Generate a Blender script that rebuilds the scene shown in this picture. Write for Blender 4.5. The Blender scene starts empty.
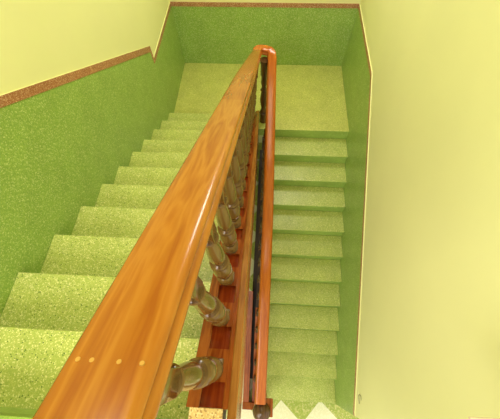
import bpy, bmesh, math, random
from mathutils import Vector, Matrix
C = bpy.context.scene.collection
random.seed(4)

# ---------------------------------------------------------------- measured plan of the stairwell (metres)
H = 0.16                       # riser height
XL, XR = -1.233, 1.221         # faces of the tiled dado, left and right
DL, TL = 1.201, 0.2836         # upper flight: first nosing, tread depth
DR, TR = 1.303, 0.3039         # lower flight: landing nosing, tread depth
TOP, LOW = 12*H, -12*H         # upper floor and lower floor
def zl(y): return H - (y + DL)*H/TL          # nosing line of the upper flight
def zr(y): return (y + DR)*H/TR              # nosing line of the lower flight

# ---------------------------------------------------------------- camera
cam = bpy.data.objects.new('camera', bpy.data.cameras.new('camera')); C.objects.link(cam)
r = Vector((0.99831008, 0.05441803, -0.02038793)); u = Vector((-0.03997898, 0.89776624, 0.43865415)); f = Vector((-0.04217429, 0.43709777, -0.89842466))
M = Matrix((r, u, -f)).transposed().to_4x4(); M.translation = (0.0878, -4.0859, 3.1808)
cam.matrix_world = M
cam.data.sensor_fit = 'HORIZONTAL'; cam.data.sensor_width = 36; cam.data.lens = 36*296.22/500
cam.data.clip_start = 0.02
bpy.context.scene.camera = cam

# ---------------------------------------------------------------- light and exposure
vs = bpy.context.scene.view_settings
vs.view_transform = 'Standard'; vs.look = 'None'; vs.gamma = 1; vs.use_curve_mapping = False
vs.exposure = 0.36
w = bpy.data.worlds.new('world'); bpy.context.scene.world = w; w.use_nodes = True
w.node_tree.nodes['Background'].inputs[0].default_value = (1.0, 0.95, 0.80, 1)
w.node_tree.nodes['Background'].inputs[1].default_value = 1.0
def area(name, loc, target, sx, sy, power, col):
    l = bpy.data.lights.new(name, 'AREA'); l.shape = 'RECTANGLE'; l.size = sx; l.size_y = sy; l.energy = power; l.color = col
    o = bpy.data.objects.new(name, l); C.objects.link(o); o.location = loc
    o.rotation_euler = (Vector(target) - Vector(loc)).to_track_quat('-Z', 'Y').to_euler()
    return o
area('window_daylight', (0.65, -0.06, 3.05), (0.3, -2.0, 1.0), 0.7, 1.1, 32, (1.0, 0.97, 0.88))
area('overhead_fill', (-0.2, -2.8, 4.85), (0.1, -2.8, 0), 1.8, 2.6, 38, (1.0, 0.97, 0.88))  # added soft fill for the treads
area('upper_rear_fill', (-0.6, -6.2, 3.4), (1.1, -2.8, 0.6), 1.2, 1.6, 60, (1.0, 0.96, 0.86))  # added fill from the open rear, lifts the right wall
area('lower_wall_fill', (-0.7, -5.9, 0.4), (1.2, -4.0, -0.4), 0.9, 1.6, 17, (1.0, 0.98, 0.92))  # added fill under the upper slab, brightens the foot of the right wall

# ---------------------------------------------------------------- materials
def mat(name):
    m = bpy.data.materials.new(name); m.use_nodes = True
    return m, m.node_tree.nodes, m.node_tree.links, m.node_tree.nodes['Principled BSDF']
def ramp(N, stops, interp='LINEAR'):
    n = N.new('ShaderNodeValToRGB'); e = n.color_ramp; e.interpolation = interp
    e.elements[0].position, e.elements[0].color = stops[0][0], (*stops[0][1], 1)
    e.elements[1].position, e.elements[1].color = stops[1][0], (*stops[1][1], 1)
    for p, c in stops[2:]:
        q = e.elements.new(p); q.color = (*c, 1)
    return n
def terrazzo(name, stops, scale, tint=(0.85, 1.1), rough=0.35, spec=0.4):
    """chips: each voronoi cell takes one of the chip colours; soft clouding on top"""
    m, N, L, b = mat(name)
    tc = N.new('ShaderNodeTexCoord')
    v = N.new('ShaderNodeTexVoronoi'); v.inputs['Scale'].default_value = scale
    L.new(tc.outputs['Object'], v.inputs['Vector'])
    s = N.new('ShaderNodeSeparateColor'); L.new(v.outputs['Color'], s.inputs[0])
    rp = ramp(N, stops, 'CONSTANT'); L.new(s.outputs[0], rp.inputs[0])
    nz = N.new('ShaderNodeTexNoise'); nz.inputs['Scale'].default_value = 5; nz.inputs['Detail'].default_value = 6
    L.new(tc.outputs['Object'], nz.inputs['Vector'])
    rr = ramp(N, [(0.3, (tint[0],)*3), (0.7, (tint[1],)*3)]); L.new(nz.outputs['Fac'], rr.inputs[0])
    mx = N.new('ShaderNodeMix'); mx.data_type = 'RGBA'; mx.blend_type = 'MULTIPLY'; mx.inputs[0].default_value = 1
    L.new(rp.outputs[0], mx.inputs[6]); L.new(rr.outputs[0], mx.inputs[7])
    L.new(mx.outputs[2], b.inputs['Base Color'])
    b.inputs['Roughness'].default_value = rough; b.inputs['Specular IOR Level'].default_value = spec
    return m
TREAD = terrazzo('tread_terrazzo', [(0, (0.12, 0.20, 0.03)), (0.03, (0.39, 0.47, 0.10)), (0.35, (0.46, 0.52, 0.12)), (0.70, (0.54, 0.57, 0.16)), (0.86, (0.76, 0.74, 0.34))], 215, (0.93, 1.07))
RISER = terrazzo('riser_terrazzo', [(0, (0.30, 0.44, 0.085)), (0.35, (0.35, 0.50, 0.105)), (0.8, (0.41, 0.55, 0.13))], 140)
DADO = terrazzo('dado_terrazzo', [(0, (0.24, 0.39, 0.075)), (0.30, (0.29, 0.44, 0.09)), (0.70, (0.36, 0.50, 0.115)), (0.88, (0.56, 0.64, 0.26))], 170, (0.92, 1.07))
LANDING = terrazzo('landing_terrazzo', [(0, (0.20, 0.22, 0.02)), (0.02, (0.44, 0.48, 0.10)), (0.35, (0.51, 0.525, 0.12)), (0.70, (0.58, 0.575, 0.155)), (0.88, (0.74, 0.70, 0.28))], 190, (0.93, 1.07))
BORDER = terrazzo('border_terrazzo', [(0, (0.24, 0.36, 0.06)), (0.5, (0.28, 0.40, 0.07))], 140)
REDTRIM = terrazzo('red_terrazzo', [(0, (0.36, 0.14, 0.06)), (0.4, (0.46, 0.20, 0.085)), (0.8, (0.70, 0.46, 0.27))], 230)
TAN = terrazzo('tan_terrazzo', [(0, (0.45, 0.25, 0.09)), (0.2, (0.68, 0.48, 0.20)), (0.7, (0.80, 0.62, 0.32))], 180)

def plaster(name, col):
    m, N, L, b = mat(name)
    tc = N.new('ShaderNodeTexCoord')
    nz = N.new('ShaderNodeTexNoise'); nz.inputs['Scale'].default_value = 1.6; nz.inputs['Detail'].default_value = 5
    L.new(tc.outputs['Object'], nz.inputs['Vector'])
    rp = ramp(N, [(0.3, tuple(c*0.96 for c in col)), (0.7, col)]); L.new(nz.outputs['Fac'], rp.inputs[0])
    L.new(rp.outputs[0], b.inputs['Base Color'])
    fine = N.new('ShaderNodeTexNoise'); fine.inputs['Scale'].default_value = 120
    L.new(tc.outputs['Object'], fine.inputs['Vector'])
    bp = N.new('ShaderNodeBump'); bp.inputs['Strength'].default_value = 0.05
    L.new(fine.outputs['Fac'], bp.inputs['Height']); L.new(bp.outputs[0], b.inputs['Normal'])
    b.inputs['Roughness'].default_value = 0.6; b.inputs['Specular IOR Level'].default_value = 0.25
    return m
CREAM = plaster('cream_paint', (0.84, 0.83, 0.42))
WHITE = plaster('white_paint', (0.85, 0.83, 0.70))

def wood(name, dark, mid, light, rough=0.2, grain=1.0, bands=6):
    m, N, L, b = mat(name)
    tc = N.new('ShaderNodeTexCoord')
    mp = N.new('ShaderNodeMapping'); mp.inputs['Scale'].default_value = (9*grain, 0.8*grain, 0.8*grain)
    L.new(tc.outputs['Object'], mp.inputs['Vector'])
    nz = N.new('ShaderNodeTexNoise'); nz.inputs['Scale'].default_value = 3.2; nz.inputs['Detail'].default_value = 3; nz.inputs['Distortion'].default_value = 0.35
    L.new(mp.outputs[0], nz.inputs['Vector'])
    mu = N.new('ShaderNodeMath'); mu.operation = 'MULTIPLY'; mu.inputs[1].default_value = bands; L.new(nz.outputs['Fac'], mu.inputs[0])
    fr = N.new('ShaderNodeMath'); fr.operation = 'PINGPONG'; fr.inputs[1].default_value = 1; L.new(mu.outputs[0], fr.inputs[0])
    mp2 = N.new('ShaderNodeMapping'); mp2.inputs['Scale'].default_value = (60*grain, 6*grain, 6*grain); L.new(tc.outputs['Object'], mp2.inputs['Vector'])
    n2 = N.new('ShaderNodeTexNoise'); n2.inputs['Scale'].default_value = 2; n2.inputs['Detail'].default_value = 4; L.new(mp2.outputs[0], n2.inputs['Vector'])
    ad = N.new('ShaderNodeMix'); ad.inputs[0].default_value = 0.5
    L.new(fr.outputs[0], ad.inputs[2]); L.new(n2.outputs['Fac'], ad.inputs[3])
    rp = ramp(N, [(0.25, dark), (0.5, mid), (0.75, light)]); L.new(ad.outputs[0], rp.inputs[0])
    L.new(rp.outputs[0], b.inputs['Base Color'])
    b.inputs['Roughness'].default_value = rough; b.inputs['Coat Weight'].default_value = 0.12; b.inputs['Specular IOR Level'].default_value = 0.4; b.inputs['Coat Roughness'].default_value = 0.08
    return m
RAIL = wood('varnished_orange_wood', (0.34, 0.095, 0.007), (0.41, 0.135, 0.010), (0.48, 0.18, 0.018), 0.2)
RAILMID = wood('varnished_amber_wood', (0.30, 0.075, 0.005), (0.38, 0.105, 0.008), (0.44, 0.14, 0.013), 0.2)
RAILRED = wood('varnished_red_brown_wood', (0.40, 0.088, 0.005), (0.45, 0.110, 0.007), (0.50, 0.135, 0.010), 0.18)
CURB = wood('red_varnished_wood', (0.20, 0.036, 0.006), (0.28, 0.060, 0.009), (0.36, 0.090, 0.014), 0.16)
STRIP = wood('brown_varnished_wood', (0.26, 0.085, 0.014), (0.33, 0.12, 0.02), (0.40, 0.16, 0.03), 0.22)
CHANNEL = wood('dark_red_wood', (0.16, 0.018, 0.004), (0.21, 0.026, 0.005), (0.26, 0.04, 0.008), 0.15)
WELL = wood('shaded_well_wood', (0.020, 0.009, 0.004), (0.028, 0.012, 0.005), (0.04, 0.016, 0.006), 0.6)  # near-black tone paints in the shade of the well
PLUG = wood('amber_plug_wood', (0.50, 0.24, 0.03), (0.58, 0.30, 0.05), (0.64, 0.36, 0.07), 0.3)
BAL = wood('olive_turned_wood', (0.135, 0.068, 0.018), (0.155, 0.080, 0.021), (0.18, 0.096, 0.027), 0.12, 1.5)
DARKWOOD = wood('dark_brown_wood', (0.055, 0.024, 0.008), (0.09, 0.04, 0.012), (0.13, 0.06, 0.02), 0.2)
m, N, L, b = mat('grey_wire'); b.inputs['Base Color'].default_value = (0.32, 0.30, 0.18, 1); b.inputs['Metallic'].default_value = 0.6; b.inputs['Roughness'].default_value = 0.4; WIRE = m
m, N, L, b = mat('window_glass'); b.inputs['Base Color'].default_value = (0.95, 0.98, 1, 1); b.inputs['Transmission Weight'].default_value = 1; b.inputs['Roughness'].default_value = 0; GLASS = m

def tiles():
    """lower hall: cream and green terrazzo squares laid on the diagonal"""
    m, N, L, b = mat('diagonal_floor_tiles')
    tc = N.new('ShaderNodeTexCoord')
    mp = N.new('ShaderNodeMapping'); mp.vector_type = 'TEXTURE'
    mp.inputs['Location'].default_value = (0.468, -4.665, 0); mp.inputs['Rotation'].default_value = (0, 0, math.radians(45)+0.05)
    L.new(tc.outputs['Object'], mp.inputs['Vector'])
    ck = N.new('ShaderNodeTexChecker'); ck.inputs['Scale'].default_value = 1/(0.565/math.sqrt(2))
    ck.inputs['Color1'].default_value = (0, 0, 0, 1); ck.inputs['Color2'].default_value = (1, 1, 1, 1)
    ad = N.new('ShaderNodeVectorMath'); ad.operation = 'ADD'; ad.inputs[1].default_value = (0, 0, 0.031); L.new(mp.outputs[0], ad.inputs[0]); L.new(ad.outputs[0], ck.inputs['Vector'])
    v = N.new('ShaderNodeTexVoronoi'); v.inputs['Scale'].default_value = 70; L.new(tc.outputs['Object'], v.inputs['Vector'])
    s = N.new('ShaderNodeSeparateColor'); L.new(v.outputs['Color'], s.inputs[0])
    g = ramp(N, [(0, (0.34, 0.42, 0.07)), (0.5, (0.46, 0.50, 0.12)), (0.85, (0.62, 0.60, 0.25))], 'CONSTANT'); L.new(s.outputs[0], g.inputs[0])
    c = ramp(N, [(0, (0.80, 0.78, 0.52)), (0.6, (0.86, 0.84, 0.60))], 'CONSTANT'); L.new(s.outputs[1], c.inputs[0])
    mx = N.new('ShaderNodeMix'); mx.data_type = 'RGBA'
    sx = N.new('ShaderNodeSeparateXYZ'); L.new(tc.outputs['Object'], sx.inputs[0])
    lt = N.new('ShaderNodeMath'); lt.operation = 'LESS_THAN'; lt.inputs[1].default_value = 1.30; L.new(sx.outputs['X'], lt.inputs[0])   # plain green border strip along the wall line
    ml = N.new('ShaderNodeMath'); ml.operation = 'MULTIPLY'; L.new(ck.outputs['Fac'], ml.inputs[0]); L.new(lt.outputs[0], ml.inputs[1])
    L.new(ml.outputs[0], mx.inputs[0]); L.new(c.outputs[0], mx.inputs[7]); L.new(g.outputs[0], mx.inputs[6])
    L.new(mx.outputs[2], b.inputs['Base Color']); b.inputs['Roughness'].default_value = 0.3
    return m
TILES = tiles()

# ---------------------------------------------------------------- helpers
def obj(name, bm, m, parent=None, smooth=False):
    bmesh.ops.recalc_face_normals(bm, faces=bm.faces)
    me = bpy.data.meshes.new(name); bm.to_mesh(me); bm.free()
    me.materials.append(m)
    if smooth: me.polygons.foreach_set('use_smooth', [True]*len(me.polygons))
    o = bpy.data.objects.new(name, me); C.objects.link(o)
    if parent: o.parent = parent
    return o
def edge_mat(o, m):
    o.data.materials.append(m)                # the front edge of a step is cast in the darker riser mix
    for p in o.data.polygons:
        if abs(p.normal.y) > 0.5: p.material_index = 1
def struct(name, bm, m):
    o = obj(name, bm, m); o['kind'] = 'structure'; return o
def thing(name, label, cat, loc=(0, 0, 0), group=None):
    o = bpy.data.objects.new(name, None); C.objects.link(o); o.location = loc; o.empty_display_size = 0.1
    o['label'] = label; o['category'] = cat
    if group: o['group'] = group
    return o
def box(bm, x0, x1, y0, y1, z0, z1, bev=0):
    vs_ = [bm.verts.new((x, y, z)) for x in (x0, x1) for y in (y0, y1) for z in (z0, z1)]
    fs = [bm.faces.new([vs_[i] for i in q]) for q in ((0, 1, 3, 2), (4, 6, 7, 5), (0, 4, 5, 1), (2, 3, 7, 6), (0, 2, 6, 4), (1, 5, 7, 3))]
    if bev:
        es = list({e for q in fs for e in q.edges})
        bmesh.ops.bevel(bm, geom=es, offset=bev, segments=2, affect='EDGES', profile=0.5)
    return bm
def nb(): return bmesh.new()
def prism_x(bm, poly, x0, x1):
    """polygon in (y, z) extruded between two x"""
    a = [bm.verts.new((x0, y, z)) for y, z in poly]; c = [bm.verts.new((x1, y, z)) for y, z in poly]
    bm.faces.new(a); bm.faces.new(c[::-1])
    n = len(poly)
    for i in range(n): bm.faces.new((a[i], a[(i+1) % n], c[(i+1) % n], c[i]))
    return bm
def sweep(bm, prof, path, wid=lambda p: 1.0):
    """profile (side, up) carried along a path; up stays vertical so the section keeps its plan width"""
    rings = []
    n = len(path)
    for i, pt in enumerate(path):
        p = Vector(pt); a = Vector(path[max(i-1, 0)]); c = Vector(path[min(i+1, n-1)])
        t = c - a; t.z = 0; t.normalize(); s = Vector((t.y, -t.x, 0))      # side = right of travel
        rings.append([bm.verts.new(p + s*q[0]*wid(p) + Vector((0, 0, q[1]))) for q in prof])
    k = len(prof)
    for i in range(n-1):
        for j in range(k):
            bm.faces.new((rings[i][j], rings[i][(j+1) % k], rings[i+1][(j+1) % k], rings[i+1][j]))
    bm.faces.new(rings[0][::-1]); bm.faces.new(rings[-1])
    return bm
def lathe(bm, prof, seg=24, cx=0, cy=0):
    rings = []
    for rad, z in prof:
        rings.append([bm.verts.new((cx+rad*math.cos(2*math.pi*i/seg), cy+rad*math.sin(2*math.pi*i/seg), z)) for i in range(seg)])
    for a, c in zip(rings, rings[1:]):
        for i in range(seg): bm.faces.new((a[i], a[(i+1) % seg], c[(i+1) % seg], c[i]))
    bm.faces.new(rings[0][::-1]); bm.faces.new(rings[-1])
    return bm
def smooth_by_angle(o, deg=35):
    me = o.data
    me.polygons.foreach_set('use_smooth', [True]*len(me.polygons))
    bm = bmesh.new(); bm.from_mesh(me)
    for e in bm.edges:
        if len(e.link_faces) == 2 and e.calc_face_angle(0) > math.radians(deg): e.smooth = False
    bm.to_mesh(me); bm.free()

# ---------------------------------------------------------------- the setting
YB, ZC = -6.6, 4.9
WT = 0.007                                                        # painted plaster sits this far behind the dado face
struct('wall_left', box(nb(), XL-WT-0.2, XL-WT, YB, 0.2, LOW-0.1, ZC), CREAM)
YE = -4.655                                                       # corner where the lower hall widens
struct('wall_right', prism_x(nb(), [(0.2, LOW-0.1), (0.2, ZC), (YB, ZC), (YB, TOP-0.3), (YE, TOP-0.3), (YE, LOW-0.1)], XR+WT, XR+WT+0.2), CREAM)
bm = nb()                                                         # far wall with the high window opening
x0, x1 = XL-WT, XR+WT
wx0, wx1, wz0, wz1 = 0.25, 1.05, 2.45, 3.65
for a in ((x0, x1, LOW-0.1, wz0), (x0, x1, wz1, ZC), (x0, wx0, wz0, wz1), (wx1, x1, wz0, wz1)):
    box(bm, a[0], a[1], WT, 0.2, a[2], a[3])
struct('wall_back', bm, CREAM)
bm = nb()
for a in ((wx0, wx1, wz0, wz0+0.06), (wx0, wx1, wz1-0.06, wz1), (wx0, wx0+0.06, wz0, wz1), (wx1-0.06, wx1, wz0, wz1), (0.62, 0.68, wz0, wz1)):
    box(bm, a[0], a[1], 0.08, 0.14, a[2], a[3])
win = struct('window_1', bm, WHITE)
g = obj('window_pane', box(nb(), wx0+0.05, wx1-0.05, 0.105, 0.113, wz0+0.05, wz1-0.05), GLASS, win)
struct('ceiling', box(nb(), XL-0.2, XR+0.2, YB, 0.2, ZC, ZC+0.15), WHITE)
struct('floor', box(nb(), XL-WT, XR+2.0, YB, WT, LOW-0.1, LOW), TILES)
# half landing (its near edge steps round the well between the flights)
bm = nb()
poly = [(XL-WT, WT), (XR+WT, WT), (XR+WT, -DR), (0.0, -DR), (0.0, -DL+0.02), (XL-WT, -DL+0.02)]
a = [bm.verts.new((x, y, 0)) for x, y in poly]; c = [bm.verts.new((x, y, -0.16+0.03)) for x, y in poly]
bm.faces.new(a); bm.faces.new(c[::-1])
for i in range(6): bm.faces.new((a[i], a[(i+1) % 6], c[(i+1) % 6], c[i]))
edge_mat(struct('floor_landing', bm, LANDING), RISER)
# upper floor behind the top step
bm = nb()
YT = -DL-11*TL-0.013
box(bm, XL-WT, 0.04, -5.6, YT-0.045, TOP-0.18, TOP)
box(bm, 0.04, XR+WT, -5.6, -4.95, TOP-0.18, TOP)
struct('floor_upper', bm, TREAD)
struct('trim_8', box(nb(), XL-WT, -0.15, YT-0.046, YT, TOP-0.05, TOP+0.001), BORDER)
struct('trim_9', box(nb(), -0.135, -0.02, -4.6, -4.262, TOP-0.1, zl(-4.262)+0.085), TAN)
# slab edge in the corner of the right-hand wall
bm = nb()
a = [(0.84, -4.243), (XR+WT, -4.236), (XR+WT, -4.95), (0.84, -4.95)]
t = [bm.verts.new((x, y, TOP)) for x, y in a]; q = [bm.verts.new((x, y, TOP-0.012)) for x, y in a]
bm.faces.new(t); bm.faces.new(q[::-1])
for i in range(4): bm.faces.new((t[i], t[(i+1) % 4], q[(i+1) % 4], q[i]))
struct('trim_7', bm, plaster('pinkish_plaster', (0.72, 0.58, 0.40)))

# dado (green terrazzo) with a red terrazzo capping; profiles in (y, top z)
SL, SR = H/TL, H/TR
left_top = [(0, 0.905), (-1.091, 0.905), (-1.091, 1.055), (-4.33, 1.055+SL*3.239), (-5.6, 1.055+SL*3.239)]
right_top = [(0, 0.905), (-1.263, 0.905), (-4.62, 0.905-SR*3.357), (YE, 0.905-SR*3.357)]
CAP = 0.052
def dado(name, capname, top, bottom, x0, x1, xc0, xc1):
    struct(name, prism_x(nb(), [(y, z-0.02) for y, z in top] + bottom, x0, x1), DADO)
    # capping: the same line moved down
    bm = nb(); low = []
    for i, (y, z) in enumerate(top): low.append((y, z-CAP))
    if name == 'trim_1':
        low[1] = (-1.091-0.03, 0.905-CAP); low[2] = (-1.091-0.03, 1.055-CAP)
    for i in range(len(top)-1):
        prism_x(bm, [top[i], top[i+1], low[i+1], low[i]], xc0, xc1)
    o = struct(capname, bm, REDTRIM); o.data.materials.append(CREAM)      # wall paint runs over the top of the capping
    for p in o.data.polygons:
        if p.normal.z > 0.5: p.material_index = 1
dado('trim_1', 'trim_4', left_top, [(-5.6, TOP-0.2), (-4.33, TOP-0.25), (-1.2, -0.25), (0, -0.25)], XL-WT-0.01, XL, XL-WT-0.005, XL+0.004)
dado('trim_2', 'trim_5', right_top, [(YE, LOW), (0, LOW)], XR, XR+WT+0.01, XR-0.004, XR+WT+0.005)
struct('trim_3', box(nb(), XL, XR, 0, WT+0.01, -0.2, 0.885), DADO)
struct('trim_6', box(nb(), XL, XR, -0.004, WT+0.005, 0.905-CAP, 0.905), REDTRIM)

# ---------------------------------------------------------------- the two flights
NO = 0.008                                                       # nosing overhang
XU = -0.112                                                        # well side of the upper flight
up = thing('stair_flight', 'upper flight of speckled green terrazzo steps descending left of the big handrail to the landing', 'stairs', (-0.6, -DL, 0))
def rel(o, root): o.matrix_parent_inverse = Matrix.Translation(-root.location)
for k in range(1, 12):
    y0 = -DL-(k-1)*TL; y1 = y0-TL-NO-(0.02 if k == 11 else 0)
    o = obj('tread', box(nb(), XL, XU-0.04, y1, y0, k*H-0.035, k*H, 0.004), TREAD, up); rel(o, up)
for k in range(1, 13):
    y0 = -DL-(k-1)*TL
    yf = y0-NO if k < 12 else YT-0.002
    o = obj('riser', box(nb(), XL, XU-0.04, yf-0.03, yf, (k-1)*H, k*H-0.035), RISER, up); rel(o, up)
o = obj('soffit', prism_x(nb(), [(-DL-0.05, -0.20), (-DL-0.05, -0.05), (YT-0.04, TOP-0.20), (YT-0.04, TOP-0.36)], XL, XU-0.04), WHITE, up); rel(o, up)
LX = 0.188                                                         # well side of the lower flight
dn = thing('stair_flight', 'lower flight of green terrazzo steps right of the railing going down from the landing', 'stairs', (0.6, -DR, LOW))
for j in range(1, 12):
    y1 = -DR-j*TR; y0 = y1+TR+NO
    o = obj('tread', box(nb(), LX, XR, y1, y0, -j*H-0.035, -j*H, 0.004), TREAD, dn); rel(o, dn); edge_mat(o, RISER)
for j in range(1, 13):
    y1 = -DR-(j-1)*TR
    o = obj('riser', box(nb(), LX, XR, y1+NO, y1+NO+0.03, -j*H, -(j-1)*H-0.035), RISER, dn); rel(o, dn)
o = obj('spandrel', prism_x(nb(), [(-DR, -0.04), (-DR-11*TR+NO, -11*H-0.04), (-DR-11*TR+NO, LOW), (-DR, LOW)], LX-0.02, LX), RISER, dn); rel(o, dn)

# ---------------------------------------------------------------- the railing: one continuous handrail round the well
RX, RY = 0.115, -1.14                                            # where the turn begins
def xu(y): return -0.040 - 0.012*min(1, max(0, (-1.2-y)/1.0)) + (y-RY)/(-4.2-RY)*(-0.058)             # upper handrail centre line
def xd(y): return 0.126 + min(1, (y-RY)/(-2.6-RY))*0.026                 # lower handrail centre line
rail = thing('stair_railing', 'varnished orange-brown wooden stair railing with turned balusters folding back round the narrow well', 'railing', (0.04, RY, 0))
HT = 0.945                                                       # top of handrail above the nosing line
path = []
for i in range(41):
    y = -4.75 + (RY+4.75)*i/40; path.append((xu(y), y, zl(y)+HT))
x0, x1 = xu(RY), xd(RY); cx, rr = (x0+x1)/2, (x1-x0)/2
z0, z1 = zl(RY)+HT, zr(RY)+HT-0.02
for i in range(1, 16):
    a = math.pi - math.pi*i/16
    e = lambda v: math.copysign(abs(v)**0.72, v)
    path.append((cx+rr*e(math.cos(a)), RY+rr*e(math.sin(a)), z0+(z1-z0)*i/16))
for i in range(41):
    y = RY + (-4.60-RY)*i/40; path.append((xd(y), y, zr(y)+HT-0.03))
half = [(0.0, 0.0), (0.030, -0.0004), (0.042, -0.002), (0.049, -0.005), (0.0535, -0.011), (0.0545, -0.019), (0.0535, -0.026), (0.0495, -0.030), (0.0490, -0.034),
        (0.0530, -0.036), (0.0595, -0.041), (0.0615, -0.048), (0.0615, -0.058), (0.0575, -0.066), (0.045, -0.070)]
prof = half + [(-x, z) for x, z in half[::-1] if x > 0]
o = obj('handrail', sweep(nb(), prof, path, lambda p: 0.86 + 0.32*min(1, max(0, (-1.2-p.y)/1.2)) - 0.03*min(1, max(0, (-2.5-p.y)/1.7)) if p.x < 0 else 0.85 + 0.17*min(1, max(0, (-1.2-p.y)/2.2))), RAIL, rail); rel(o, rail); smooth_by_angle(o, 50)
o.data.materials.append(RAILRED); o.data.materials.append(RAILMID)                                 # the turn and the lower run take a redder wood tone
for p in o.data.polygons:
    if p.center.x > 0.0 or p.center.y > RY: p.material_index = 1
    elif p.center.y > -2.95: p.material_index = 2
# pale wooden plugs over the joint screws
for px in (-0.150, -0.131, -0.094, -0.063):
    bm = nb(); zt = zl(-4.105)+HT
    pl = bmesh.ops.create_cone(bm, cap_ends=True, segments=12, radius1=0.0036, radius2=0.0032, depth=0.002)
    o = obj('wood_plug', bm, PLUG, rail); o.matrix_parent_inverse = Matrix.Translation(-rail.location); o.location = (px, -4.105, zt-0.0005); o.rotation_euler = (-math.atan(H/TL), 0, 0)

# upper curb on the well side of the upper flight
def sk(y): return -0.03*(y+4.2)/3.0                              # the curb runs a touch out of square
def strip(name, xa, xb, ztop, zbot, m, lo=-4.262, hi=-1.22, zf=zl, skf=sk, parent=rail):
    pts = []
    n = 16
    bm = nb(); rings = []
    for i in range(n+1):
        y = lo+(hi-lo)*i/n; s = skf(y); z = zf(y)
        c = 0.004
        rings.append([bm.verts.new((x+s, y, z+q)) for x, q in ((xa, zbot), (xa, ztop-c), (xa+c, ztop), (xb-c, ztop), (xb, ztop-c), (xb, zbot))])
    for i in range(n):
        for j in range(6): bm.faces.new((rings[i][j], rings[i][(j+1) % 6], rings[i+1][(j+1) % 6], rings[i+1][j]))
    bm.faces.new(rings[0][::-1]); bm.faces.new(rings[-1])
    o = obj(name, bm, m, parent); rel(o, parent); return o
strip('curb_channel', -0.120, -0.018, 0.070, -0.14, CHANNEL)['label'] = 'dark red channel board between the balusters'
strip('curb_lip', -0.150, -0.104, 0.085, -0.36, CURB)
strip('curb_lip', -0.024, 0.002, 0.085, -0.14, CURB)
strip('curb_moulding', -0.004, 0.027, 0.092, -0.10, STRIP, lo=-4.6)
strip('string_board', 0.0, 0.026, -0.10, -0.36, CURB, lo=-4.6)

# lower curb beside the lower flight
def skl(y): return 0.05*max(0, (y+4.6))/3.3
LO2 = -4.70
strip('curb_lip', -0.080, 0.004, 0.03, -0.36, CURB, lo=LO2, hi=-3.3, zf=zr, skf=lambda y: 0)
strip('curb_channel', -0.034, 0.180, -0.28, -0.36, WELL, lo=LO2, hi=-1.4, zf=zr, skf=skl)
strip('curb_bearer', 0.046, 0.155, 0.01, -0.30, WELL, lo=-3.5, hi=-1.4, zf=zr, skf=lambda y: 0)  # far part of the bearer darkened to paint in the well's shade
strip('curb_bearer', 0.046, 0.155, 0.01, -0.30, CURB, lo=LO2, hi=-3.5, zf=zr, skf=lambda y: 0)
strip('curb_lip', 0.150, 0.186, 0.03, -0.36, CURB, lo=LO2, hi=-1.4, zf=zr, skf=lambda y: 0)

# balusters
def baluster_mesh():
    bm = nb()
    box(bm, -0.037, 0.037, -0.037, 0.037, -0.05, 0.022, 0.003)      # plinth block
    pr = [(0.036, 0.022), (0.041, 0.028), (0.041, 0.038), (0.033, 0.043), (0.031, 0.048), (0.039, 0.053), (0.042, 0.061), (0.039, 0.069), (0.032, 0.073), (0.031, 0.078),
          (0.039, 0.083), (0.043, 0.092), (0.043, 0.102), (0.038, 0.110), (0.030, 0.116), (0.028, 0.126), (0.032, 0.145), (0.039, 0.170), (0.0435, 0.200), (0.044, 0.220), (0.041, 0.248),
          (0.034, 0.272), (0.029, 0.284), (0.038, 0.290), (0.042, 0.298), (0.038, 0.306), (0.028, 0.310), (0.028, 0.316), (0.037, 0.321), (0.041, 0.328), (0.036, 0.335), (0.027, 0.341),
          (0.029, 0.36), (0.033, 0.39), (0.034, 0.42), (0.032, 0.46), (0.028, 0.51), (0.024, 0.55), (0.022, 0.585), (0.031, 0.592), (0.034, 0.600), (0.031, 0.608), (0.023, 0.613), (0.023, 0.62)]
    lathe(bm, pr, 24)
    box(bm, -0.027, 0.027, -0.027, 0.027, 0.618, 0.85, 0.003)       # top block under the handrail
    return bm
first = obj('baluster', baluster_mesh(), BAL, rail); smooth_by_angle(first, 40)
first.data.materials.append(DARKWOOD)                            # turned grooves painted dark for the reflections they show
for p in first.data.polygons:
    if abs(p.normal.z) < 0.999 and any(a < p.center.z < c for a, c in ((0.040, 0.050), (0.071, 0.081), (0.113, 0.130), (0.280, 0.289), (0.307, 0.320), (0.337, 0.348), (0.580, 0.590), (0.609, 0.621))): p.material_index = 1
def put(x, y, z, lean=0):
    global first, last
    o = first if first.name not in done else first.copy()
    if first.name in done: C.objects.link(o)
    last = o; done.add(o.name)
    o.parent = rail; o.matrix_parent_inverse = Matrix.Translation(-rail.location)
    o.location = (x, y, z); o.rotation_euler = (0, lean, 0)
done = set()
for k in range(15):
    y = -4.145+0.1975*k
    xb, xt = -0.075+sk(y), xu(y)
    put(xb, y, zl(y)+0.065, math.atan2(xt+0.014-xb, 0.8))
lowmesh = first.data.copy(); lowmesh.materials[0] = DARKWOOD          # darker copy paints in the shade on the lower run
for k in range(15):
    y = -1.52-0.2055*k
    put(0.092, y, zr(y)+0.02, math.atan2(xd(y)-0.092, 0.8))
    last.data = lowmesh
# raised pads under the balusters, flush with the lips of the curb
for k in range(15):
    y = -4.145+0.1975*k; ya, yb = y-0.040, y+0.070
    o = obj('baluster_pad', prism_x(nb(), [(ya, zl(ya)+0.06), (yb, zl(yb)+0.06), (yb, zl(yb)+0.084), (ya, zl(ya)+0.084)], -0.106+sk(y), -0.022+sk(y)), CURB, rail); rel(o, rail)
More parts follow.
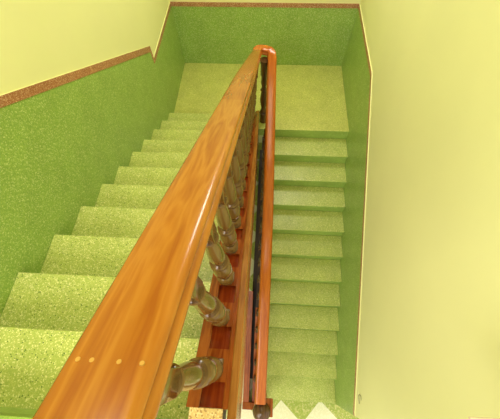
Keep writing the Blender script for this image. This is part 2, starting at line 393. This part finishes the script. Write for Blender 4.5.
# newel at the turn, standing on the landing edge
bm = nb()
lathe(bm, [(0.05, 0.0), (0.05, 0.16), (0.036, 0.17), (0.045, 0.19), (0.036, 0.21), (0.030, 0.25), (0.044, 0.34), (0.046, 0.40), (0.034, 0.50), (0.030, 0.52), (0.044, 0.54), (0.030, 0.56),
           (0.028, 0.60), (0.040, 0.66), (0.032, 0.74), (0.045, 0.76), (0.045, 0.90), (0.05, 0.93), (0.05, 0.955)], 24, 0.045, RY-0.01)
o = obj('newel_post', bm, DARKWOOD, rail); rel(o, rail); smooth_by_angle(o, 40); o['label'] = 'dark turned newel post under the turn of the handrail'
# newel at the foot, on the lower floor
nx, ny, nz = 0.165, -4.66, -0.93
bm = nb()
box(bm, nx-0.085, nx+0.085, ny-0.085, ny+0.085, LOW, LOW+0.25, 0.006)
lathe(bm, [(0.06, LOW+0.25), (0.075, LOW+0.28), (0.05, LOW+0.31), (0.065, LOW+0.45), (0.05, LOW+0.62), (0.045, LOW+0.68), (0.07, LOW+0.70), (0.05, LOW+0.72)], 24, nx, ny)
box(bm, nx-0.075, nx+0.075, ny-0.075, ny+0.075, LOW+0.71, nz-0.02, 0.006)
box(bm, nx-0.07, nx+0.135, ny-0.07, ny+0.115, nz-0.03, nz, 0.008)
foot = obj('newel_post', bm, CURB, rail); rel(foot, rail); smooth_by_angle(foot, 40); foot['label'] = 'dark brown newel post with a domed cap at the foot of the lower handrail'
bm = nb()
lathe(bm, [(0.100, nz), (0.104, nz+0.012), (0.098, nz+0.035), (0.080, nz+0.060), (0.052, nz+0.080), (0.022, nz+0.089), (0.004, nz+0.090)], 28, nx+0.005, ny-0.02)
o = obj('newel_cap', bm, DARKWOOD, foot); smooth_by_angle(o, 50)
# foot rail closing the lower curb
o = obj('curb_end', box(nb(), -0.085, nx-0.08, -4.79, -4.70, zr(-4.7)-0.14, zr(-4.7)+0.03, 0.006), CURB, rail); rel(o, rail)
# upper end newel beside the top step
bm = nb()
box(bm, -0.175, -0.045, -4.82, -4.69, TOP, zl(-4.75)+HT+0.05, 0.006)
o = obj('newel_post', bm, CURB, rail); rel(o, rail)

# ---------------------------------------------------------------- small bent wire hook on the right wall
hk = bpy.data.curves.new('wall_hook', 'CURVE'); hk.dimensions = '3D'; hk.bevel_depth = 0.004; hk.bevel_resolution = 2
sp = hk.splines.new('POLY')
pts = [(0, -0.03, 0), (-0.010, 0.010, 0.03), (-0.014, 0.022, 0.01), (-0.014, 0.015, -0.03), (-0.012, -0.02, -0.045), (-0.010, -0.07, -0.05)]
sp.points.add(len(pts)-1)
for q, pt in zip(sp.points, pts): q.co = (*pt, 1)
tmp = bpy.data.objects.new('tmp', hk); C.objects.link(tmp)
dg = bpy.context.evaluated_depsgraph_get()
me = bpy.data.meshes.new_from_object(tmp.evaluated_get(dg)); bpy.data.objects.remove(tmp)
me.materials.clear(); me.materials.append(WIRE)
o = bpy.data.objects.new('wall_hook', me); C.objects.link(o); o.location = (XR+WT, -4.44, -0.60)
o['label'] = 'tiny bent grey wire hook on the cream wall above the foot of the lower flight'; o['category'] = 'hook'
